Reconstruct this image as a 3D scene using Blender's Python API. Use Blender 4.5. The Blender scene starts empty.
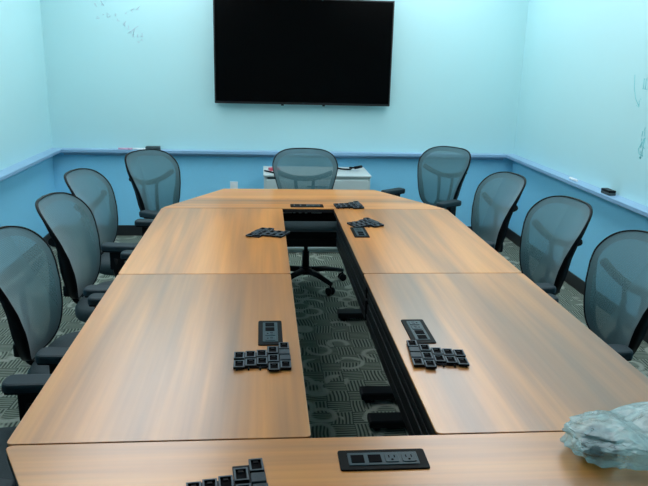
import bpy, bmesh, math, random
from mathutils import Vector, Matrix, noise
random.seed(7)
S = bpy.context.scene
COL = S.collection
PI = math.pi

# ------------------------------------------------------------------ camera, world, exposure
def make_camera():
    f, p, r, yw = 678.66, 0.26836, 0.025696, -0.093262
    cd = bpy.data.cameras.new('camera'); cam = bpy.data.objects.new('camera', cd); COL.objects.link(cam)
    cd.sensor_width = 36.0; cd.lens = f / 648 * 36.0; cd.clip_start = 0.02
    right0 = Vector((math.cos(yw), math.sin(yw), 0))
    fwdh = Vector((-math.sin(yw), math.cos(yw), 0))
    fwd = fwdh * math.cos(p) + Vector((0, 0, -math.sin(p)))
    up0 = fwdh * math.sin(p) + Vector((0, 0, math.cos(p)))
    right = right0 * math.cos(r) + up0 * math.sin(r)
    up = up0 * math.cos(r) - right0 * math.sin(r)
    m = Matrix((right, up, -fwd)).transposed().to_4x4()
    m.translation = (-0.1344, 0, 1.685)
    cam.matrix_world = m
    S.camera = cam
make_camera()
w = bpy.data.worlds.new('world'); S.world = w; w.use_nodes = True
w.node_tree.nodes['Background'].inputs[0].default_value = (0.6, 0.8, 0.9, 1)
w.node_tree.nodes['Background'].inputs[1].default_value = 0.3
S.view_settings.view_transform = 'Standard'; S.view_settings.look = 'None'
S.view_settings.gamma = 1; S.view_settings.use_curve_mapping = False
S.view_settings.exposure = 0.0
LIGHT_STRENGTH = 3.8
LIGHT_COLOR = (0.94, 0.98, 1.03, 1)

# ------------------------------------------------------------------ materials
def newmat(name):
    m = bpy.data.materials.new(name); m.use_nodes = True
    return m, m.node_tree.nodes, m.node_tree.links, m.node_tree.nodes['Principled BSDF']
def plain(name, col, rough=0.5, metal=0.0, bump=0.0, bscale=200, var=0.0, coat=0.0, spec=None):
    m, n, l, b = newmat(name)
    b.inputs['Roughness'].default_value = rough; b.inputs['Metallic'].default_value = metal
    b.inputs['Base Color'].default_value = (*col, 1)
    if coat: b.inputs['Coat Weight'].default_value = coat
    if spec is not None: b.inputs['Specular IOR Level'].default_value = spec
    tc = n.new('ShaderNodeTexCoord'); nz = n.new('ShaderNodeTexNoise'); nz.inputs['Scale'].default_value = bscale
    l.new(tc.outputs['Object'], nz.inputs['Vector'])
    cr = n.new('ShaderNodeValToRGB'); v = var
    cr.color_ramp.elements[0].position = 0.3; cr.color_ramp.elements[1].position = 0.7
    cr.color_ramp.elements[0].color = (*[c * (1 - v) for c in col], 1)
    cr.color_ramp.elements[1].color = (*[min(1, c * (1 + v)) for c in col], 1)
    l.new(nz.outputs['Fac'], cr.inputs['Fac']); l.new(cr.outputs['Color'], b.inputs['Base Color'])
    if bump:
        bp = n.new('ShaderNodeBump'); bp.inputs['Strength'].default_value = bump; bp.inputs['Distance'].default_value = 0.002
        l.new(nz.outputs['Fac'], bp.inputs['Height']); l.new(bp.outputs['Normal'], b.inputs['Normal'])
    return m

def wood(name, along):
    m, n, l, b = newmat(name)
    tc = n.new('ShaderNodeTexCoord'); oi = n.new('ShaderNodeObjectInfo')
    add = n.new('ShaderNodeVectorMath'); add.operation = 'ADD'
    sc = n.new('ShaderNodeVectorMath'); sc.operation = 'SCALE'; sc.inputs['Scale'].default_value = 23.0
    cmb = n.new('ShaderNodeCombineXYZ')
    for k in range(3): l.new(oi.outputs['Random'], cmb.inputs[k])
    l.new(cmb.outputs[0], sc.inputs[0]); l.new(tc.outputs['Object'], add.inputs[0]); l.new(sc.outputs[0], add.inputs[1])
    def nz(across, alongs, detail, dist=0.0):
        mp = n.new('ShaderNodeMapping')
        mp.inputs['Scale'].default_value = (across, alongs, 1) if along == 'Y' else (alongs, across, 1)
        l.new(add.outputs[0], mp.inputs['Vector'])
        t = n.new('ShaderNodeTexNoise'); t.inputs['Scale'].default_value = 1.0
        t.inputs['Detail'].default_value = detail; t.inputs['Distortion'].default_value = dist
        l.new(mp.outputs[0], t.inputs['Vector']); return t
    broad = nz(6.5, 0.40, 2.5, 0.2); fine = nz(70, 1.6, 4)
    cr = n.new('ShaderNodeValToRGB'); e = cr.color_ramp.elements
    e[0].position = 0.30; e[0].color = (0.27, 0.138, 0.066, 1)
    e[1].position = 0.68; e[1].color = (0.74, 0.325, 0.080, 1)
    k = e.new(0.44); k.color = (0.43, 0.192, 0.064, 1)
    k = e.new(0.55); k.color = (0.63, 0.262, 0.066, 1)
    l.new(broad.outputs['Fac'], cr.inputs['Fac'])
    cr2 = n.new('ShaderNodeValToRGB'); cr2.color_ramp.elements[0].position = 0.3; cr2.color_ramp.elements[1].position = 0.7
    cr2.color_ramp.elements[0].color = (0.92, 0.915, 0.91, 1); cr2.color_ramp.elements[1].color = (1.06, 1.06, 1.06, 1)
    l.new(fine.outputs['Fac'], cr2.inputs['Fac'])
    mx = n.new('ShaderNodeMix'); mx.data_type = 'RGBA'; mx.blend_type = 'MULTIPLY'; mx.inputs['Factor'].default_value = 1
    l.new(cr.outputs['Color'], mx.inputs['A']); l.new(cr2.outputs['Color'], mx.inputs['B'])
    l.new(mx.outputs['Result'], b.inputs['Base Color'])
    b.inputs['Roughness'].default_value = 0.276
    b.inputs['IOR'].default_value = 1.85
    return m

def carpet():
    m, n, l, b = newmat('carpet'); tc = n.new('ShaderNodeTexCoord')
    # hatch blocks: stripes along x or y chosen by a checker
    warp = n.new('ShaderNodeTexNoise'); warp.inputs['Scale'].default_value = 3.0
    l.new(tc.outputs['Object'], warp.inputs['Vector'])
    wadd = n.new('ShaderNodeVectorMath'); wadd.operation = 'MULTIPLY_ADD'
    wadd.inputs[1].default_value = (0.06, 0.06, 0); l.new(warp.outputs['Color'], wadd.inputs[0]); l.new(tc.outputs['Object'], wadd.inputs[2])
    ch = n.new('ShaderNodeTexChecker'); ch.inputs['Scale'].default_value = 9.0; l.new(wadd.outputs[0], ch.inputs['Vector'])
    wx = n.new('ShaderNodeTexWave'); wx.bands_direction = 'X'; wx.inputs['Scale'].default_value = 17
    wy = n.new('ShaderNodeTexWave'); wy.bands_direction = 'Y'; wy.inputs['Scale'].default_value = 17
    for q in (wx, wy): l.new(wadd.outputs[0], q.inputs['Vector'])
    mh = n.new('ShaderNodeMix'); mh.data_type = 'FLOAT'
    l.new(ch.outputs['Fac'], mh.inputs[0]); l.new(wx.outputs['Fac'], mh.inputs[2]); l.new(wy.outputs['Fac'], mh.inputs[3])
    # curls: rings round scattered points
    vo = n.new('ShaderNodeTexVoronoi'); vo.inputs['Scale'].default_value = 5.5; l.new(wadd.outputs[0], vo.inputs['Vector'])
    ring = n.new('ShaderNodeValToRGB'); e = ring.color_ramp.elements
    e[0].position = 0.30; e[0].color = (0, 0, 0, 1); e[1].position = 0.36; e[1].color = (1, 1, 1, 1)
    k = e.new(0.44); k.color = (1, 1, 1, 1); k = e.new(0.50); k.color = (0, 0, 0, 1)
    l.new(vo.outputs['Distance'], ring.inputs['Fac'])
    gap = n.new('ShaderNodeTexNoise'); gap.inputs['Scale'].default_value = 5; l.new(tc.outputs['Object'], gap.inputs['Vector'])
    gr = n.new('ShaderNodeMath'); gr.operation = 'GREATER_THAN'; gr.inputs[1].default_value = 0.44; l.new(gap.outputs['Fac'], gr.inputs[0])
    rm = n.new('ShaderNodeMath'); rm.operation = 'MULTIPLY'; l.new(ring.outputs['Color'], rm.inputs[0]); l.new(gr.outputs[0], rm.inputs[1])
    pile = n.new('ShaderNodeTexNoise'); pile.inputs['Scale'].default_value = 260; l.new(tc.outputs['Object'], pile.inputs['Vector'])
    c1 = n.new('ShaderNodeMix'); c1.data_type = 'RGBA'
    c1.inputs['A'].default_value = (0.045, 0.068, 0.054, 1); c1.inputs['B'].default_value = (0.33, 0.39, 0.32, 1)
    l.new(mh.outputs[0], c1.inputs['Factor'])
    c2 = n.new('ShaderNodeMix'); c2.data_type = 'RGBA'; c2.inputs['B'].default_value = (0.40, 0.45, 0.38, 1)
    l.new(rm.outputs[0], c2.inputs['Factor']); l.new(c1.outputs['Result'], c2.inputs['A'])
    c3 = n.new('ShaderNodeMix'); c3.data_type = 'RGBA'; c3.blend_type = 'MULTIPLY'; c3.inputs['Factor'].default_value = 0.5
    l.new(c2.outputs['Result'], c3.inputs['A']); l.new(pile.outputs['Color'], c3.inputs['B'])
    l.new(c3.outputs['Result'], b.inputs['Base Color'])
    b.inputs['Roughness'].default_value = 0.95; b.inputs['Specular IOR Level'].default_value = 0.1
    bp = n.new('ShaderNodeBump'); bp.inputs['Strength'].default_value = 0.5; bp.inputs['Distance'].default_value = 0.004
    l.new(mh.outputs[0], bp.inputs['Height']); l.new(bp.outputs['Normal'], b.inputs['Normal'])
    return m

def mesh_fabric(name, col, see):
    # woven mesh: tiny cells, part thread and part hole
    m, n, l, b = newmat(name); out = n['Material Output']
    tc = n.new('ShaderNodeTexCoord')
    mp = n.new('ShaderNodeMapping'); mp.inputs['Scale'].default_value = (1, 0.0, 1); l.new(tc.outputs['Object'], mp.inputs['Vector'])
    vo = n.new('ShaderNodeTexVoronoi'); vo.inputs['Scale'].default_value = 190; vo.inputs['Randomness'].default_value = 0.15
    l.new(mp.outputs[0], vo.inputs['Vector'])
    cr = n.new('ShaderNodeMapRange'); cr.inputs['From Min'].default_value = 0.30; cr.inputs['From Max'].default_value = 0.5
    cr.inputs['To Min'].default_value = see + 0.16; cr.inputs['To Max'].default_value = see - 0.12
    l.new(vo.outputs['Distance'], cr.inputs['Value'])
    b.inputs['Base Color'].default_value = (*col, 1); b.inputs['Roughness'].default_value = 0.55
    b.inputs['Sheen Weight'].default_value = 0.3
    tr = n.new('ShaderNodeBsdfTransparent'); mix = n.new('ShaderNodeMixShader')
    l.new(cr.outputs[0], mix.inputs['Fac']); l.new(b.outputs[0], mix.inputs[1]); l.new(tr.outputs[0], mix.inputs[2])
    l.new(mix.outputs[0], out.inputs['Surface'])
    return m

def emit(name, col, s):
    m, n, l, b = newmat(name)
    b.inputs['Base Color'].default_value = (0.8, 0.8, 0.8, 1)
    b.inputs['Emission Color'].default_value = col; b.inputs['Emission Strength'].default_value = s
    return m

M = {}
M['carpet'] = carpet()
M['board'] = plain('whiteboard_paint', (0.49, 0.80, 0.83), 0.38, var=0.015, bscale=1.2)
M['lower'] = plain('blue_wall_paint', (0.25, 0.68, 0.94), 0.6, bump=0.1, bscale=120, var=0.02)
M['rail'] = plain('rail_paint', (0.25, 0.43, 0.62), 0.3, var=0.02, bscale=5)
M['ceiling'] = plain('ceiling_tile', (0.75, 0.78, 0.78), 0.9, bump=0.3, bscale=90, var=0.05)
M['base'] = plain('black_rubber_base', (0.008, 0.009, 0.011), 0.5, var=0.1, bscale=30)
M['woodY'] = wood('laminate_lengthwise', 'Y'); M['woodX'] = wood('laminate_crosswise', 'X')
M['edge'] = plain('dark_edge_band', (0.012, 0.012, 0.014), 0.45, var=0.1)
M['steel'] = plain('black_powder_steel', (0.004, 0.005, 0.006), 0.45, bump=0.05, bscale=400, var=0.1, spec=0.15)
M['plastic'] = plain('black_plastic', (0.005, 0.006, 0.008), 0.42, bump=0.05, bscale=500, var=0.1, spec=0.12)
M['gloss'] = plain('black_gloss_plastic', (0.003, 0.0035, 0.004), 0.5, spec=0.08, var=0.05)
M['pad'] = plain('armrest_polyurethane', (0.012, 0.028, 0.037), 0.5, spec=0.25, bump=0.1, bscale=300, var=0.1)
M['seat'] = plain('seat_fabric', (0.022, 0.042, 0.05), 0.8, bump=0.4, bscale=500, var=0.25)
M['mesh'] = mesh_fabric('back_mesh_weave', (0.032, 0.125, 0.148), 0.19)
M['meshb'] = mesh_fabric('back_mesh_border', (0.024, 0.092, 0.112), 0.08)
M['chrome'] = plain('chrome', (0.6, 0.65, 0.68), 0.2, 1.0)
M['insert'] = plain('grey_insert', (0.032, 0.06, 0.072), 0.4, var=0.03, spec=0.25)
M['port'] = plain('port_black', (0.002, 0.002, 0.003), 0.7, spec=0.05)
M['sockmetal'] = plain('port_frame_plastic', (0.075, 0.10, 0.12), 0.45, spec=0.3, var=0.1)
M['sockflat'] = plain('port_blank_plastic', (0.03, 0.045, 0.057), 0.45, spec=0.25, var=0.1)
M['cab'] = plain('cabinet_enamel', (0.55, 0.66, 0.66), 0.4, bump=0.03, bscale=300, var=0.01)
M['screen'] = plain('screen_glass', (0.001, 0.001, 0.0012), 0.2, var=0.0, spec=0.08)
M['bezel'] = plain('tv_bezel', (0.004, 0.006, 0.008), 0.4)
M['white'] = plain('white_plastic', (0.85, 0.9, 0.9), 0.4)
M['redp'] = plain('red_paper', (0.55, 0.06, 0.10), 0.6)
M['pinkp'] = plain('pink_marker', (0.72, 0.42, 0.55), 0.4)
M['felt'] = plain('grey_felt', (0.05, 0.08, 0.085), 0.9, bump=0.4)
M['redink'] = plain('faded_red_ink', (0.54, 0.64, 0.74), 0.6)
M['tealink'] = plain('teal_ink', (0.20, 0.66, 0.70), 0.6)
M['fill_glow'] = emit('fill_panel_glow', LIGHT_COLOR, LIGHT_STRENGTH)

def bagmat():
    m, n, l, b = newmat('clear_plastic_film'); out = n['Material Output']
    b.inputs['Base Color'].default_value = (0.56, 0.80, 0.84, 1); b.inputs['Roughness'].default_value = 0.09
    b.inputs['Specular IOR Level'].default_value = 0.9
    tc = n.new('ShaderNodeTexCoord'); nz = n.new('ShaderNodeTexNoise'); nz.inputs['Scale'].default_value = 17
    nz.inputs['Detail'].default_value = 5; nz.inputs['Distortion'].default_value = 1.2
    l.new(tc.outputs['Object'], nz.inputs['Vector'])
    bp = n.new('ShaderNodeBump'); bp.inputs['Strength'].default_value = 0.6; bp.inputs['Distance'].default_value = 0.012
    l.new(nz.outputs['Fac'], bp.inputs['Height']); l.new(bp.outputs['Normal'], b.inputs['Normal'])
    tr = n.new('ShaderNodeBsdfTransparent'); tr.inputs['Color'].default_value = (0.86, 0.95, 0.96, 1)
    mp = n.new('ShaderNodeMapRange'); mp.inputs['From Min'].default_value = 0.35; mp.inputs['From Max'].default_value = 0.7
    mp.inputs['To Min'].default_value = 0.70; mp.inputs['To Max'].default_value = 0.35
    l.new(nz.outputs['Fac'], mp.inputs['Value'])
    mix = n.new('ShaderNodeMixShader'); l.new(mp.outputs[0], mix.inputs['Fac'])
    l.new(b.outputs[0], mix.inputs[1]); l.new(tr.outputs[0], mix.inputs[2]); l.new(mix.outputs[0], out.inputs['Surface'])
    return m
M['bag'] = bagmat()

# ------------------------------------------------------------------ mesh helpers
class MB:
    def __init__(s): s.bm = bmesh.new(); s.mi = 0
    def _mark(s, faces, smooth=False):
        for f in faces: f.material_index = s.mi; f.smooth = smooth
    def box(s, x0, x1, y0, y1, z0, z1, bev=0.0, seg=2, rot=None, piv=None):
        t = bmesh.new(); bmesh.ops.create_cube(t, size=1)
        for v in t.verts: v.co = Vector(((x0 + x1) / 2 + v.co.x * (x1 - x0), (y0 + y1) / 2 + v.co.y * (y1 - y0), (z0 + z1) / 2 + v.co.z * (z1 - z0)))
        if bev: bmesh.ops.bevel(t, geom=t.edges[:], offset=bev, segments=seg, profile=0.5, affect='EDGES')
        if rot is not None:
            p = Vector(piv) if piv else Vector(((x0 + x1) / 2, (y0 + y1) / 2, (z0 + z1) / 2))
            for v in t.verts: v.co = rot @ (v.co - p) + p
        return s.merge(t)
    def merge(s, t, smooth=False):
        mp = {v: s.bm.verts.new(v.co) for v in t.verts}
        for f in t.faces:
            try: nf = s.bm.faces.new([mp[v] for v in f.verts])
            except ValueError: continue
            nf.material_index = s.mi; nf.smooth = smooth or f.smooth
        t.free(); return s
    def cyl(s, a, b, r0, r1=None, n=16, smooth=True):
        a, b = Vector(a), Vector(b); r1 = r0 if r1 is None else r1
        return s.tube([a, b], [r0, r1], n, smooth)
    def tube(s, pts, rad, n=12, smooth=True, flat=None):
        pts = [Vector(p) for p in pts]
        if not hasattr(rad, '__len__'): rad = [rad] * len(pts)
        rings = []; ref = None
        for i, p in enumerate(pts):
            d = (pts[min(i + 1, len(pts) - 1)] - pts[max(i - 1, 0)]).normalized()
            if ref is None:
                ref = Vector((0, 0, 1)) if abs(d.z) < 0.9 else Vector((1, 0, 0))
            u = (ref - d * ref.dot(d)).normalized(); v = d.cross(u); ref = u
            fu = flat if flat else 1.0
            rings.append([s.bm.verts.new(p + u * math.cos(2 * PI * k / n) * rad[i] * fu + v * math.sin(2 * PI * k / n) * rad[i]) for k in range(n)])
        fs = []
        for i in range(len(rings) - 1):
            for k in range(n):
                fs.append(s.bm.faces.new((rings[i][k], rings[i][(k + 1) % n], rings[i + 1][(k + 1) % n], rings[i + 1][k])))
        s._mark(fs, smooth)
        s._mark([s.bm.faces.new(rings[0][::-1]), s.bm.faces.new(rings[-1])])
        return s
    def prism(s, poly, z0, z1, bev=0.0, top=None):
        t = bmesh.new()
        f = t.faces.new([t.verts.new((x, y, z0)) for x, y in poly])
        r = bmesh.ops.extrude_face_region(t, geom=[f])
        vs = [g for g in r['geom'] if isinstance(g, bmesh.types.BMVert)]
        for v in vs: v.co.z = z1
        bmesh.ops.recalc_face_normals(t, faces=t.faces[:])
        if bev:
            ed = [e for e in t.edges if abs(e.verts[0].co.z - e.verts[1].co.z) < 1e-6 and e.verts[0].co.z > (z0 + z1) / 2]
            bmesh.ops.bevel(t, geom=ed, offset=bev, segments=2, profile=0.5, affect='EDGES')
        return s.merge(t)
    def lathe(s, prof, c=(0, 0, 0), n=24, smooth=True):
        c = Vector(c); rings = []
        for r, z in prof:
            rings.append([s.bm.verts.new(c + Vector((r * math.cos(2 * PI * k / n), r * math.sin(2 * PI * k / n), z))) for k in range(n)])
        fs = []
        for i in range(len(rings) - 1):
            for k in range(n): fs.append(s.bm.faces.new((rings[i][k], rings[i][(k + 1) % n], rings[i + 1][(k + 1) % n], rings[i + 1][k])))
        s._mark(fs, smooth); s._mark([s.bm.faces.new(rings[0][::-1]), s.bm.faces.new(rings[-1])])
        return s
    def build(s, name, mats, parent=None, loc=(0, 0, 0)):
        bmesh.ops.recalc_face_normals(s.bm, faces=s.bm.faces[:])
        me = bpy.data.meshes.new(name); s.bm.to_mesh(me); s.bm.free()
        for m in (mats if isinstance(mats, (list, tuple)) else [mats]): me.materials.append(m)
        o = bpy.data.objects.new(name, me); COL.objects.link(o); o.location = loc
        if parent: o.parent = parent
        return o
def rounded(poly, rad, seg=5):
    out = []; n = len(poly)
    for i in range(n):
        p0, p, p1 = Vector(poly[i - 1]), Vector(poly[i]), Vector(poly[(i + 1) % n])
        a = (p0 - p).normalized(); b = (p1 - p).normalized()
        ang = a.angle(b); d = min(rad / math.tan(ang / 2), rad * 2)
        s0, s1 = p + a * d, p + b * d
        for k in range(seg + 1):
            t = k / seg; out.append(tuple((s0 * (1 - t) ** 2 + p * 2 * t * (1 - t) + s1 * t * t)))
    return out
def tag(o, label, cat, group=None):
    o['label'] = label; o['category'] = cat
    if group: o['group'] = group
    return o
def empty(name, loc=(0, 0, 0), rz=0.0):
    o = bpy.data.objects.new(name, None); COL.objects.link(o); o.location = loc; o.rotation_euler = (0, 0, rz)
    o.empty_display_size = 0.1
    return o
def copy_tree(o, parent=None):
    c = o.copy(); COL.objects.link(c)
    if parent: c.parent = parent
    for ch in list(o.children): copy_tree(ch, c)
    return c
def struct(o):
    o['kind'] = 'structure'; return o

# ------------------------------------------------------------------ room
XL, XR, YB, YF, ZC, ZR = -2.044, 2.279, 6.369, -0.95, 2.75, 0.822
struct(MB().box(XL - .1, XR + .1, YF - .1, YB + .1, -0.1, 0).build('floor', M['carpet']))
cb = MB().box(XL - .1, XR + .1, YF - .1, YB + .1, ZC, ZC + .1)
struct(cb.build('ceiling', M['ceiling']))
def wall(name, x0, x1, y0, y1):
    b = MB(); b.mi = 0; b.box(x0, x1, y0, y1, 0, ZR - .01); b.mi = 1; b.box(x0, x1, y0, y1, ZR - .01, ZC)
    return struct(b.build(name, [M['lower'], M['board']]))
wall_left = wall('wall_left', XL - .1, XL, YF, YB)
wall_right = wall('wall_right', XR, XR + .1, YF, YB)
wall_back = wall('wall_back', XL - .1, XR + .1, YB, YB + .1)
wall_front = wall('wall_front', XL - .1, XR + .1, YF - .1, YF)
# wall ledges (marker rails) and rubber baseboards
def ledge(name, ax, c, a0, a1, sgn):
    prof = [(0, ZR - .038), (0, ZR), (.092, ZR - .004), (.098, ZR + .003), (.106, ZR), (.106, ZR - .022), (.096, ZR - .03), (.03, ZR - .03), (.022, ZR - .06), (0, ZR - .06)]
    b = MB(); vs = []
    for a in (a0, a1):
        row = []
        for d, z in prof[1:]:
            row.append(b.bm.verts.new((c + sgn * d, a, z) if ax == 'x' else (a, c + sgn * d, z)))
        vs.append(row)
    n = len(vs[0])
    for k in range(n): b.bm.faces.new((vs[0][k], vs[0][(k + 1) % n], vs[1][(k + 1) % n], vs[1][k]))
    b.bm.faces.new(vs[0]); b.bm.faces.new(vs[1][::-1])
    return struct(b.build(name, M['rail']))
ledge('trim_1', 'x', XL, YF, YB, 1)
ledge('trim_2', 'x', XR, YF, YB, -1)
ledge('trim_3', 'y', YB, XL + .106, XR - .106, -1)
BH = .10
struct(MB().box(XL, XL + .012, YF, YB, 0, BH, .003).build('baseboard_left', M['base']))
struct(MB().box(XR - .012, XR, YF, YB, 0, BH, .003).build('baseboard_right', M['base']))
struct(MB().box(XL + .012, XR - .012, YB - .012, YB, 0, BH, .003).build('baseboard_back', M['base']))

# unseen overhead panels, added in two side rows to shape wall light and table sheen
def make_fill_panel():
    r = empty('fill_panel'); f = MB()
    for a in ((-.60, .60, -.60, -.56), (-.60, .60, .56, .60), (-.60, -.56, -.56, .56), (.56, .60, -.56, .56)): f.box(*a, -.02, 0)
    f.build('frame', M['white'], r)
    MB().box(-.56, .56, -.56, .56, -.015, -.003).build('glow_face', M['fill_glow'], r)
    return r
cl0 = make_fill_panel()
for i, (x, y) in enumerate([(x, y) for x in (-1.05, 1.45) for y in (2.4, 3.53, 4.66, 5.79)]):
    r = cl0 if i == 0 else copy_tree(cl0)
    r.location = (x, y, ZC)
    tag(r, 'unseen square glowing panel added overhead to light the walls and tabletops', 'light', 'added overhead fill panels')

# handwriting left on the boards (ink is part of the wall surface)
def ink(name, strokes, mat, parent, place, rad=0.0035):
    b = MB()
    for st in strokes:
        if len(st) > 1: b.tube([place(u, v) for u, v in st], rad, 5, True)
    o = b.build(name, mat, parent); return o
def scribble(u, v, du, dv, n, h, seed, slant=0.3):
    # n joined letter-like strokes stepping along (du, dv)
    rnd = random.Random(seed); out = []
    for k in range(n):
        pts = []
        for j in range(rnd.choice((3, 4, 5))):
            pts.append((u + du * (k + rnd.uniform(-.1, .8)), v + dv * (k + rnd.uniform(-.1, .8)) + rnd.uniform(-h, h)))
        out.append(pts)
    return out
BK = lambda u, v: (u, YB - .001, v)
st = (scribble(-1.59, 2.075, .045, .012, 6, .035, 1) + scribble(-1.58, 1.965, .045, .004, 4, .022, 2) + scribble(-1.42, 1.94, .05, -.012, 2, .02, 3)
      + scribble(-1.33, 2.0, .045, .02, 3, .015, 4) + scribble(-1.355, 1.92, .028, -.022, 4, .025, 5)
      + [[(-1.32, 1.835), (-1.30, 1.85), (-1.235, 1.895), (-1.225, 1.90)]] + scribble(-1.285, 1.815, .035, .005, 3, .022, 6) + scribble(-1.245, 1.77, .03, .012, 2, .015, 7))
ink('marker_writing', st, M['redink'], wall_back, BK, .002)
RT = lambda u, v: (XR - .001, u, v)
st = ([[(4.36, 1.62), (4.345, 1.54), (4.31, 1.47), (4.255, 1.425)], [(4.29, 1.43), (4.255, 1.42), (4.262, 1.462)], [(4.25, 1.475), (4.243, 1.468)],
       [(4.24, 1.60), (4.235, 1.535)], [(4.215, 1.60), (4.21, 1.535)], [(4.25, 1.535), (4.19, 1.535)]]
      + scribble(4.15, 1.31, -.004, -.036, 6, .012, 11) + scribble(4.17, 1.27, -.002, -.036, 5, .012, 12))
st += [[(4.17, 1.19), (4.19, 1.16), (4.175, 1.13), (4.14, 1.125)], [(4.14, 1.23), (4.16, 1.19), (4.12, 1.17)], [(4.13, 1.24), (4.15, 1.10)]]
ink('marker_writing', st, M['tealink'], wall_right, RT, .002)

# ------------------------------------------------------------------ conference table modules
XLo, XLi, XRi, XRo, Y0, Y1, Y2, YN, YE = -.772, -.007, .317, 1.068, 1.545, 2.905, 4.251, .89, 4.907
TT, TH = .74, .028
def outlet_module(parent, cx, cy, rz, squares_first=True):
    """long axis along local x: two data ports then two power outlets"""
    b = MB(); b.prism(rounded([(-.108, -.042), (.108, -.042), (.108, .042), (-.108, .042)], .008, 4), 0, .004, .0015)
    o = b.build('power_module', M['gloss'], parent, (cx, cy, TT)); o.rotation_euler = (0, 0, rz)
    MB().prism(rounded([(-.086, -.026), (.086, -.026), (.086, .026), (-.086, .026)], .003, 3), .0035, .006, .001).build('insert', M['insert'], o)
    for k in range(2):
        x = -.063 + k * .042
        MB().box(x - .016, x + .016, -.017, .015, .0055, .0075, .001).build('data_port', M['port'], o)
    for k in range(2):
        x = .021 + k * .042; q = MB()
        q.mi = 0; q.prism(rounded([(x - .017, -.018), (x + .017, -.018), (x + .017, .018), (x - .017, .018)], .006, 4), .0055, .008, .0008)
        q.mi = 1
        q.box(x - .008, x - .0055, -.001, .009, .0078, .0084); q.box(x + .0055, x + .008, -.001, .009, .0078, .0084)
        q.cyl((x, -.009, .0078), (x, -.009, .0084), .0032, n=10)
        q.build('outlet', [M['insert'], M['port']], o)
    return o
def beam_frame(parent, ax, c, a0, a1, sgn, slot=True):
    """black under-table beams: upper and lower box rails on brackets"""
    b = MB()
    def bx(d0, d1, p0, p1, z0, z1):
        lo, hi = sorted((c + sgn * d0, c + sgn * d1))
        if ax == 'x': b.box(lo, hi, p0, p1, z0, z1, .003)
        else: b.box(p0, p1, lo, hi, z0, z1, .003)
    bx(0, .05, a0, a1, .61, .692); bx(0, .05, a0, a1, .50 if slot else .43, .535 if not slot else .60)
    bx(-.004, .0, a0, a1, .645, .652); bx(-.004, .0, a0, a1, .545 if slot else .48, .552 if slot else .487)
    L = a1 - a0
    for t in (.03, .2, .4, .6, .8, .97):
        p = a0 + L * t; bx(.005, .045, p - .025, p + .025, .69, TT - TH)
    if not slot:
        for t in (.02, .98):
            p = a0 + L * t; bx(.008, .042, p - .02, p + .02, .53, .615)
    return b.build('modesty_beam', M['steel'], parent)
def t_leg(parent, x0, x1, y, out):
    b = MB()
    b.box(x0, x1, y - .045, y + .045, .022, .06, .008)
    c = (x0 + x1) / 2 + out * .10; b.box(c - .06, c + .06, y - .022, y + .022, .055, .69, .006)
    b.box(x0 + .05, x1 - .05, y - .03, y + .03, .68, TT - TH, .004)
    leg = b.build('leg', M['steel'], parent)
    for x in (x0 + .04, x1 - .04):
        MB().lathe([(.02, 0), (.022, .008), (.012, .012), (.01, .026)], (x, y, 0), 14).build('glide', M['plastic'], leg)
def top(parent, poly, mat, rad=.016):
    b = MB(); b.prism(rounded(poly, rad, 5), TT - .006, TT, .0012)
    t = b.build('tabletop', mat, parent)
    e = MB(); e.prism(rounded([(x, y) for x, y in poly], rad, 5), TT - TH, TT - .0055); e.build('edge_band', M['edge'], t)
    return t
G = .003
def rect_table(name, label, x0, x1, y0, y1, legs, inner):
    cx, cy = (x0 + x1) / 2, (y0 + y1) / 2; r = empty(name, (cx, cy, 0))
    tag(r, label, 'table', 'rectangular table sections')
    a, c = (x1 - x0) / 2 - G, (y1 - y0) / 2 - G
    top(r, [(-a, -c), (a, -c), (a, c), (-a, c)], M['woodY'])
    for y in legs: t_leg(r, *((a - .42, a - .04) if inner > 0 else (-a + .04, -a + .42)), y - cy, -inner)
    if inner > 0: beam_frame(r, 'x', a - .02, -c + .02, c - .02, -1)
    else: beam_frame(r, 'x', -a + .02, -c + .02, c - .02, 1)
    return r
tLN = rect_table('conference_table', 'large wood-grain rectangular table section at near left of the open gap', XLo, XLi, Y0, Y1, (1.63, 2.82), 1)
tRN = rect_table('conference_table', 'large wood-grain rectangular table section at near right of the open gap', XRi, XRo, Y0, Y1, (1.63, 2.82), -1)
tLF = rect_table('conference_table', 'wood-grain rectangular table section at far left beside the open gap', XLo, XLi, Y1, Y2, (3.05, 4.16), 1)
tRF = rect_table('conference_table', 'wood-grain rectangular table section at far right beside the open gap', XRi, XRo, Y1, Y2, (3.09, 4.19), -1)
def trap_table(label, yA, yB, xa, xb):
    cx, cy = (XLo + XRo) / 2, (yA + yB) / 2; r = empty('end_table', (cx, cy, 0))
    tag(r, label, 'table', 'tapered end table sections')
    pa, pb = (XLo - cx), (XRo - cx); s = 1 if yB > yA else -1
    poly = [(pa + G, yA - cy + s * G), (pb - G, yA - cy + s * G), (xb - cx, yB - cy), (xa - cx, yB - cy)]
    if s < 0: poly = poly[::-1]
    top(r, poly, M['woodX'])
    return r, cx, cy
tF, fx, fy = trap_table('tapered wood-grain end table at the far end below the television', Y2, YE, -.416, .687)
for x in (-.33, .62):
    b = MB(); b.box(x - .03 - fx, x + .03 - fx, 4.34 - fy, 4.80 - fy, .022, .055, .006)
    b.box(x - .022 - fx, x + .022 - fx, 4.5 - fy, 4.62 - fy, .05, TT - TH, .005); b.build('leg', M['steel'], tF)
beam_frame(tF, 'y', 4.44 - fy, -.33 - fx + .05, .62 - fx - .05, 1, slot=False)
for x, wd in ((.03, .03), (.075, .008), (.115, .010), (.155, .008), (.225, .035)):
    MB().box(x - wd - fx, x + wd - fx, 4.433 - fy, 4.4405 - fy, .668, .684, .001).build('pale_plate', M['cab'], tF)  # small pale plates along the front of the upper beam
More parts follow.
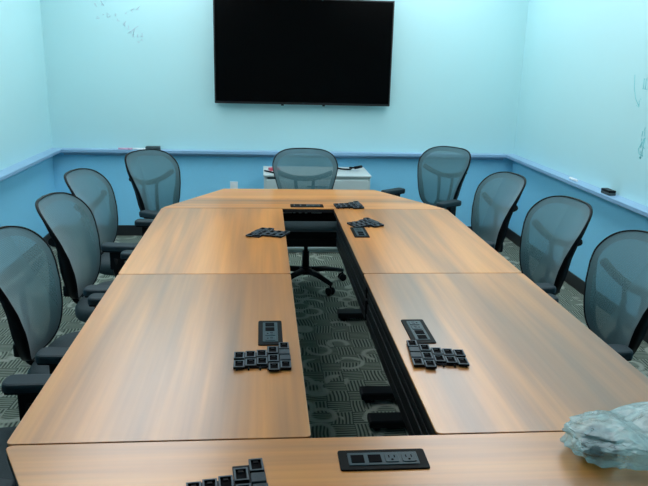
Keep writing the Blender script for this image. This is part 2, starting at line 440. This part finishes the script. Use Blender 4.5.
tN, nx, ny = trap_table('tapered wood-grain end table nearest the viewer with the black outlet panel', Y0, YN, -.416, .687)
for x in (-.33, .62):
    b = MB(); b.box(x - .03 - nx, x + .03 - nx, .98 - ny, 1.46 - ny, .022, .055, .006)
    b.box(x - .022 - nx, x + .022 - nx, 1.16 - ny, 1.28 - ny, .05, TT - TH, .005); b.build('leg', M['steel'], tN)
beam_frame(tN, 'y', 1.36 - ny, -.33 - nx + .05, .62 - nx - .05, -1, slot=False)
def loc(t, x, y): return x - t.location.x, y - t.location.y
outlet_module(tN, *loc(tN, .158, 1.434), 0)
outlet_module(tLN, *loc(tLN, -.108, 2.228), -PI / 2)
outlet_module(tRN, *loc(tRN, .421, 2.228), PI / 2)
outlet_module(tRF, *loc(tRF, .405, 3.64), PI / 2)
outlet_module(tF, *loc(tF, .152, 4.328), 0)

# ------------------------------------------------------------------ snap-together port blocks lying on the tables
def port_block(sgn=1):
    r = empty('port_block')
    pts = [(-.21, 2.025), (-.208, 1.961), (-.174, 2.031), (-.172, 1.972), (-.138, 2.038), (-.136, 1.981), (-.102, 2.063), (-.100, 2.000), (-.099, 1.940), (-.064, 2.096), (-.062, 1.953)]
    b = MB(); b.box(-.118, -.01, -.072, .034, .001, .005, .001); b.box(-.012, .062, -.088, .088, .001, .005, .001)
    for k in range(4): b.cyl((-.106 + k * .036, -.085, .003), (-.106 + k * .036, -.06, .003), .003, n=8)
    for x in (-.084, -.048, -.012, .026): b.box(x - .0025, x + .0025, -.07, .03, .004, .009)
    b.build('carrier', M['plastic'], r)
    for px, py in pts:
        x, y = px + .108, py - 2.018; q = MB(); a, d, t, h = .0165, .024, .0044, .012
        for mi, z0, z1 in ((0, .004, h - .002), (2, h - .0021, h)):
            q.mi = mi
            q.box(x - a, x - a + t, y - d, y + d, z0, z1, .0004, 1); q.box(x + a - t, x + a, y - d, y + d, z0, z1, .0004, 1)
            q.box(x - a + t, x + a - t, y - d, y - d + t, z0, z1, .0004, 1); q.box(x - a + t, x + a - t, y + d - t, y + d, z0, z1, .0004, 1)
        q.mi = 1; q.box(x - a + .002, x + a - .002, y - d + .002, y + d - .002, .004, .006)
        q.mi = 0; q.box(x - .006, x + .006, y + d - .014, y + d - .003, .006, h - .003, .001)
        q.build('socket', [M['plastic'], M['port'], M['sockmetal']], r)
    for x, y in ((.044, .025), (.046, -.018)):
        MB().box(x - .017, x + .017, y - .018, y + .018, .004, .014, .002).build('blank_plate', M['sockflat'], r)
    if sgn < 0:
        for o in r.children:
            o.data.transform(Matrix.Scale(-1, 4, (1, 0, 0))); o.data.flip_normals()
    return r
pb = port_block()
def put_block(first, x, y, rz, label):
    o = (port_block(-1) if first == 'mirror' else pb) if first else copy_tree(pb)
    o.location = (x, y, TT + .0005); o.rotation_euler = (0, 0, rz)
    tag(o, label, 'connector', 'black port blocks on the tables')
put_block(True, -.108, 2.018, 0, 'black cluster of square ports beside the outlet panel on the near left table section')
put_block('mirror', .411, 2.02, math.radians(-4), 'black cluster of square ports below the outlet panel on the near right table section')
put_block(False, -.185, 1.332, math.radians(6), 'black cluster of square ports on the end table at the bottom of the picture')
put_block(False, -.125, 3.60, math.radians(152), 'black cluster of square ports poking over the gap on the far left table section')
put_block(False, .478, 3.845, math.radians(20), 'black cluster of square ports above the outlet panel on the far right table section')
put_block(False, .45, 4.335, math.radians(4), 'black cluster of square ports on the far end table right of its outlet panel')

# ------------------------------------------------------------------ mesh-back office chair (faces +Y, origin on the floor)
def back_half(z):
    pts = [(.45, .13), (.50, .165), (.60, .183), (.69, .203), (.78, .232), (.87, .256), (.95, .262), (1.06, .26)]
    for (z0, a), (z1, b) in zip(pts, pts[1:]):
        if z <= z1: return a + (b - a) * max(0, min(1, (z - z0) / (z1 - z0)))
    return pts[-1][1]
def back_y(x, z):
    t = (z - .48) / .50
    y = -.215 + .045 * math.sin(min(max(t, 0), 1) * PI * .75) * (1 - t * .3) - .17 * max(0, t) ** 1.8
    return y + .055 * (abs(x) / .26) ** 2.0
def outline(k, n, s=1.0):
    th = 2 * PI * k / n; c, q = math.cos(th), math.sin(th); e = 2 / 4.2
    z = .735 + .242 * s * math.copysign(abs(q) ** e, q)
    hw = back_half(.735 + .242 * math.copysign(abs(q) ** e, q))
    x = hw * s * math.copysign(abs(c) ** e, c)
    z += .012 * s * max(0, q) * (1 - (x / .26) ** 2)
    return x, z
def make_chair():
    r = empty('office_chair')
    N = 72
    # mesh panel with a denser woven border
    b = MB(); rings = []
    for s in (.0, .2, .4, .58, .74, .86, .93, 1.0):
        if s == 0: rings.append([b.bm.verts.new((0, back_y(0, .735), .735))]); continue
        row = []
        for k in range(N):
            x, z = outline(k, N, s); row.append(b.bm.verts.new((x, back_y(x, z), z)))
        rings.append(row)
    for k in range(N):
        f = b.bm.faces.new((rings[0][0], rings[1][k], rings[1][(k + 1) % N])); f.smooth = True
    for i in range(1, len(rings) - 1):
        for k in range(N):
            f = b.bm.faces.new((rings[i][k], rings[i + 1][k], rings[i + 1][(k + 1) % N], rings[i][(k + 1) % N])); f.smooth = True
            f.material_index = 1 if i >= 5 else 0
    back = b.build('back_mesh', [M['mesh'], M['meshb']], r)
    # rim: black moulding round the mesh, deep flanges at the lower sides
    b = MB(); loops = []
    for k in range(N):
        x, z = outline(k, N); y = back_y(x, z)
        x2, z2 = outline(k, N, 1.011); q = math.sin(2 * PI * k / N)
        dep = .012 + .042 * max(0, 1 - abs(z - .64) / .28) * min(1, abs(x) / .12)
        loops.append([b.bm.verts.new(v) for v in ((x * .992, y + .003, .735 + (z - .735) * .992), (x2, y + .004, z2), (x2, y - dep, z2), (x * .95, y - dep, .735 + (z - .735) * .97))])
    for k in range(N):
        a, c = loops[k], loops[(k + 1) % N]
        for j in range(4):
            f = b.bm.faces.new((a[j], a[(j + 1) % 4], c[(j + 1) % 4], c[j])); f.smooth = True
    b.build('back_rim', M['plastic'], r)
    # support behind: curved lumbar bar, spine, J-bar down to the mechanism
    b = MB(); pts = []
    for k in range(17):
        u = -1 + k / 8; x = u * .215; z = .765 + .055 * u * u
        pts.append((x, back_y(x, z) - .036, z))
    b.tube(pts, .020, 10, True, 1.0)
    b.build('lumbar_bar', M['plastic'], r)
    b = MB()
    for sx in (-1, 1):
        pts = [(sx * .07, back_y(.05, .775) - .02, .775), (sx * .07, -.285, .755), (sx * .068, -.292, .72), (sx * .06, -.285, .62), (sx * .05, -.27, .53), (sx * .045, -.24, .47), (sx * .035, -.18, .42), (sx * .03, -.06, .405)]
        b.tube(pts, .013, 8)
    b.box(-.065, .065, -.295, -.245, .49, .55, .010); b.box(-.05, .05, -.28, -.222, .50, .54, .006)
    b.build('back_support', M['plastic'], r)
    # seat
    b = MB(); t = bmesh.new(); bmesh.ops.create_cube(t, size=1); bmesh.ops.subdivide_edges(t, edges=t.edges[:], cuts=9, use_grid_fill=True)
    for v in t.verts:
        x, y, z = v.co * 2
        rr = (abs(x) ** 4 + abs(y) ** 4) ** .25; mx = max(abs(x), abs(y), 1e-6); k = mx / max(rr, 1e-6)
        x *= k; y *= k
        zz = .455 + z * .035 - (.03 * max(0, y) ** 3 if y > 0 else 0) - .012 * (1 - x * x) * (1 - y * y) * (z > 0)
        sh = 1 - .06 * abs(z) ** 3
        v.co = Vector((x * .25 * sh, .03 + y * .245 * sh, zz))
    for f in t.faces: f.smooth = True
    b.merge(t, True); b.build('seat', M['seat'], r)
    b = MB(); b.box(-.10, .10, -.17, .14, .375, .425, .015); b.box(-.16, .16, -.14, .14, .412, .425, .004)
    b.cyl((.10, .02, .395), (.24, .02, .385), .006); b.cyl((.24, .02, .385), (.28, .02, .385), .011)
    b.build('mechanism', M['plastic'], r)
    b = MB(); b.cyl((0, 0, .10), (0, 0, .26), .028); b.cyl((0, 0, .25), (0, 0, .38), .016); b.build('gas_column', M['plastic'], r)
    # star base and casters
    b = MB(); b.lathe([(.05, .085), (.052, .10), (.048, .13), (.034, .14)], n=20)
    cast = []
    for k in range(5):
        a = 2 * PI * k / 5 + .3; d = Vector((math.cos(a), math.sin(a), 0))
        b.tube([d * .03 + Vector((0, 0, .112)), d * .16 + Vector((0, 0, .108)), d * .31 + Vector((0, 0, .082))], [.03, .025, .018], 10, True, .8)
        cast.append((d * .305, a))
    base = b.build('base', M['plastic'], r)
    for p, a in cast:
        q = MB(); t = Vector((-math.sin(a), math.cos(a), 0)); c = p + Vector((0, 0, .028))
        q.cyl(c - t * .026, c - t * .008, .0275, n=18); q.cyl(c + t * .008, c + t * .026, .0275, n=18)
        q.cyl(c - t * .01, c + t * .01, .014, n=10); q.cyl(p + Vector((0, 0, .03)), p + Vector((0, 0, .085)), .008, n=8)
        q.build('caster', M['plastic'], base)
    # arms
    for sx in (-1, 1):
        b = MB()
        b.tube([(sx * .10, -.02, .405), (sx * .22, -.02, .40), (sx * .272, -.02, .42), (sx * .29, -.02, .47), (sx * .295, -.015, .55)], [.018, .02, .022, .024, .024], 10, True, 1.0)
        b.box(sx * .295 - .02, sx * .295 + .02, -.055, .025, .48, .595, .008)
        b.box(sx * .295 - .035, sx * .295 + .035, -.09, .07, .588, .602, .005)
        arm = b.build('armrest', M['plastic'], r)
        q = MB()
        q.prism(rounded([(sx * .295 - .045, -.10), (sx * .295 + .045, -.10), (sx * .295 + .04, .14), (sx * .295 - .04, .14)], .036, 6), .60, .63, .010)
        o = q.build('arm_pad', M['pad'], arm)
    return r
chair0 = make_chair()
used = [False]
def put_chair(x, y, face, label, top_at=True):
    """x, y: where the top of the back stands; face: direction (degrees, 0 = +X)"""
    a = math.radians(face); d = Vector((math.cos(a), math.sin(a), 0))
    o = chair0 if not used[0] else copy_tree(chair0); used[0] = True
    p = Vector((x, y, 0)) + d * .35
    o.location = p; o.rotation_euler = (0, 0, a - PI / 2)
    for ch in o.children:
        if ch.name.startswith('base'): ch.rotation_euler = (0, 0, 0.6 if face == -90 else (x * 7 + y * 3) % 1.25)
    return tag(o, label, 'chair', 'mesh-back office chairs around the table')
CH = [
 (-1.18, 2.66, -4, 'grey mesh office chair on the left with its back cut by the left picture edge'),
 (-1.18, 3.37, -5, 'grey mesh office chair along the left wall, second mesh back from the left picture edge'),
 (-1.25, 4.13, -8, 'grey mesh office chair along the left wall, third mesh back from the left picture edge'),
 (-1.01, 5.05, -34, 'grey mesh office chair turned inwards at the far left corner of the table'),
 (0.19, 5.28, -90, 'grey mesh office chair at the head of the table in front of the white cabinet'),
 (1.42, 5.48, 216, 'grey mesh office chair turned inwards at the far right corner of the table'),
 (1.46, 4.17, 188, 'grey mesh office chair along the right wall, third mesh back from the right picture edge'),
 (1.50, 3.38, 188, 'grey mesh office chair along the right wall below the white marker and black eraser'),
 (1.51, 2.62, 184, 'grey mesh office chair with its back cut by the right picture edge'),
]
for c in CH: put_chair(*c)
put_chair(-1.24, 1.83, 0, 'office chair at bottom left showing only one armrest beside the table')

# ------------------------------------------------------------------ television
tv = empty('television', (.2295, YB - .002, 1.256)); tag(tv, 'large black flat television hung on the far whiteboard wall', 'television')
W2, HH = .7955, .915
b = MB(); b.box(-.25, .25, -.03, 0, .25, .68, .004); b.box(-.2, -.15, -.06, -.02, .2, .72); b.box(.15, .2, -.06, -.02, .2, .72); b.build('wall_bracket', M['steel'], tv)
b = MB(); b.box(-W2, W2, -.098, -.06, 0, HH, .004); b.build('housing', M['bezel'], tv)
MB().box(-W2 + .012, W2 - .012, -.1005, -.097, .02, HH - .012, .001).build('screen', M['screen'], tv)
b = MB(); b.box(-.012, .012, -.101, -.097, .006, .014, .001); b.build('badge', M['sockflat'], tv)
b = MB(); b.box(-.20, -.175, -.09, -.07, -.012, .002, .003); b.box(.175, .20, -.09, -.07, -.012, .002, .003); b.build('sensor', M['bezel'], tv)

# ------------------------------------------------------------------ cabinet and the things on it
cab = empty('filing_cabinet', (.335, 5.99, 0)); tag(cab, 'low white metal lateral filing cabinet against the far wall', 'cabinet')
cw, cd = .46, .225
b = MB(); b.box(-cw, cw, -cd, cd, .03, .685, .003); b.box(-cw + .02, cw - .02, -cd + .03, cd - .02, 0, .035); b.build('body', M['cab'], cab)
MB().box(-cw - .006, cw + .006, -cd - .02, cd + .006, .684, .70, .004).build('top', M['cab'], cab)
for z0, z1 in ((.045, .345), (.355, .655)):
    d = MB().box(-cw + .02, cw - .02, -cd - .016, -cd + .004, z0, z1, .004).build('drawer', M['cab'], cab)
    h = MB(); h.box(-.09, .09, -cd - .026, -cd - .014, z1 - .06, z1 - .045, .003); h.build('handle', M['chrome'], d)
MB().box(-cw + .03, -cw + .10, -cd - .004, -cd + .002, .662, .676, .001).build('label_plate', M['sockflat'], cab)
o = MB().box(-.045, .045, -.035, .035, 0, .022, .003).build('card_box', M['redp'], None, (-.035, 5.98, .70)); o.rotation_euler = (0, 0, .25)
tag(o, 'small red box on the left end of the white cabinet', 'box')
b = MB(); b.cyl((-.07, 0, .008), (.07, 0, .008), .007, n=10); b.cyl((.07, 0, .008), (.085, 0, .008), .004, n=8)
o = b.build('marker_pen', M['plastic'], None, (-.075, 5.86, .70)); o.rotation_euler = (0, 0, -.9); tag(o, 'black marker pen by the red box on the cabinet', 'pen')
b = MB(); pts = []
for k in range(40):
    t = k / 39; a = t * PI * 3.3
    pts.append((-.10 + .20 * t + .03 * math.cos(a), .04 * math.sin(a), .010 + .012 * (1 + math.sin(a * .7)) / 2 + .012 * t))
b.tube(pts, .008, 8); b.cyl(pts[-1], (.15, .03, .035), .013, n=10)
o = b.build('cable', M['plastic'], None, (.60, 6.0, .70)); tag(o, 'black cable lying coiled on the right end of the white cabinet', 'cable')

# wall outlet
wo = MB().box(-.036, .036, -.007, 0, -.057, .057, .003).build('wall_outlet', M['white'], None, (-.406, YB, .47))
tag(wo, 'white electrical outlet plate on the blue wall left of the cabinet', 'outlet')
q = MB()
for z in (-.022, .022): q.box(-.015, .015, -.010, -.006, z - .014, z + .014, .002)
q.build('socket', M['white'], wo)

# things on the ledges
def eraser(loc_, rz, body, label, l=.065):
    r = empty('board_eraser', loc_, rz); tag(r, label, 'eraser', 'board erasers on the ledges')
    MB().box(-l, l, -.025, .025, 0, .018, .003).build('felt_pad', M['felt'], r)
    MB().box(-l, l, -.026, .026, .017, .034, .005).build('grip', body, r)
eraser((-1.134, YB - .05, ZR - .002), 0, M['felt'], 'grey board eraser on the far ledge behind the corner chair')
eraser((XR - .05, 4.40, ZR - .002), PI / 2, M['plastic'], 'black board eraser on the right wall ledge', .058)
def marker(loc_, rz, mat, label):
    b = MB(); b.cyl((-.06, 0, .009), (.03, 0, .009), .009, n=12)
    o = b.build('marker_pen', mat, None, loc_); o.rotation_euler = (0, 0, rz)
    MB().cyl((.03, 0, .009), (.065, 0, .009), .0098, .0085, n=12).build('cap', mat, o)
    tag(o, label, 'pen', 'markers on the ledges')
marker((XR - .055, 4.93, ZR - .002), PI / 2, M['white'], 'white marker on the right wall ledge beyond the black eraser')
marker((-1.385, YB - .05, ZR - .002), 0, M['pinkp'], 'pink marker on the far ledge, leftmost of the two')
marker((-1.255, YB - .05, ZR - .002), 0, M['white'], 'white marker on the far ledge between pink marker and grey eraser')

# ------------------------------------------------------------------ plastic bag with a dark bundle inside
b = MB(); t = bmesh.new(); bmesh.ops.create_icosphere(t, subdivisions=5, radius=1)
def crease(n, f, o):
    # folded film: sharp ridges between flat facets
    d = noise.voronoi(n * f + Vector(o))[0]
    return d[1] - d[0]
for v in t.verts:
    n = v.co.normalized()
    k = 1 + .16 * noise.noise(n * 1.6 + Vector((5, 5, 5))) - .13 * (.5 - min(.5, crease(n, 2.3, (1, 2, 3)))) - .06 * (.4 - min(.4, crease(n + n.yzx * .2, 5, (7, 1, 2))))
    k += .05 * noise.noise(n * 6 + Vector((2, 2, 9)))
    hump = .048 + .008 * math.exp(-((n.x - .5) / .4) ** 2) - .010 * math.exp(-((n.x + .15) / .15) ** 2)
    sx, sy = math.copysign(abs(n.x) ** .75, n.x), n.y
    zz = math.copysign(abs(n.z) ** .7, n.z)
    z = hump * .95 + zz * k * hump
    v.co = (sx * k * .25, sy * k * .125, max(z, .0015 + .001 * noise.noise(n * 8)))
for f in t.faces: f.smooth = False
b.merge(t); bag = b.build('plastic_bag', M['bag'], None, (.855, 1.45, TT + .0005)); bag.rotation_euler = (0, 0, .16)
tag(bag, 'crumpled clear plastic bag lying on the near right corner of the table', 'bag')
b = MB()
for k in range(5):
    pts = [(.045 * math.cos(a * PI / 8) * (1 - .05 * k), .028 * math.sin(a * PI / 8) + .004 * k, .014 + .009 * k + .006 * math.sin(a)) for a in range(17)]
    b.tube(pts, .008, 8)
b.box(-.02, .02, -.015, .02, .004, .062, .005)
o = b.build('cable_bundle', M['plastic'], None, (.70, 1.42, TT + .003)); o.rotation_euler = (0, 0, .5)
tag(o, 'dark coiled cable bundle showing through the left end of the plastic bag', 'cable')
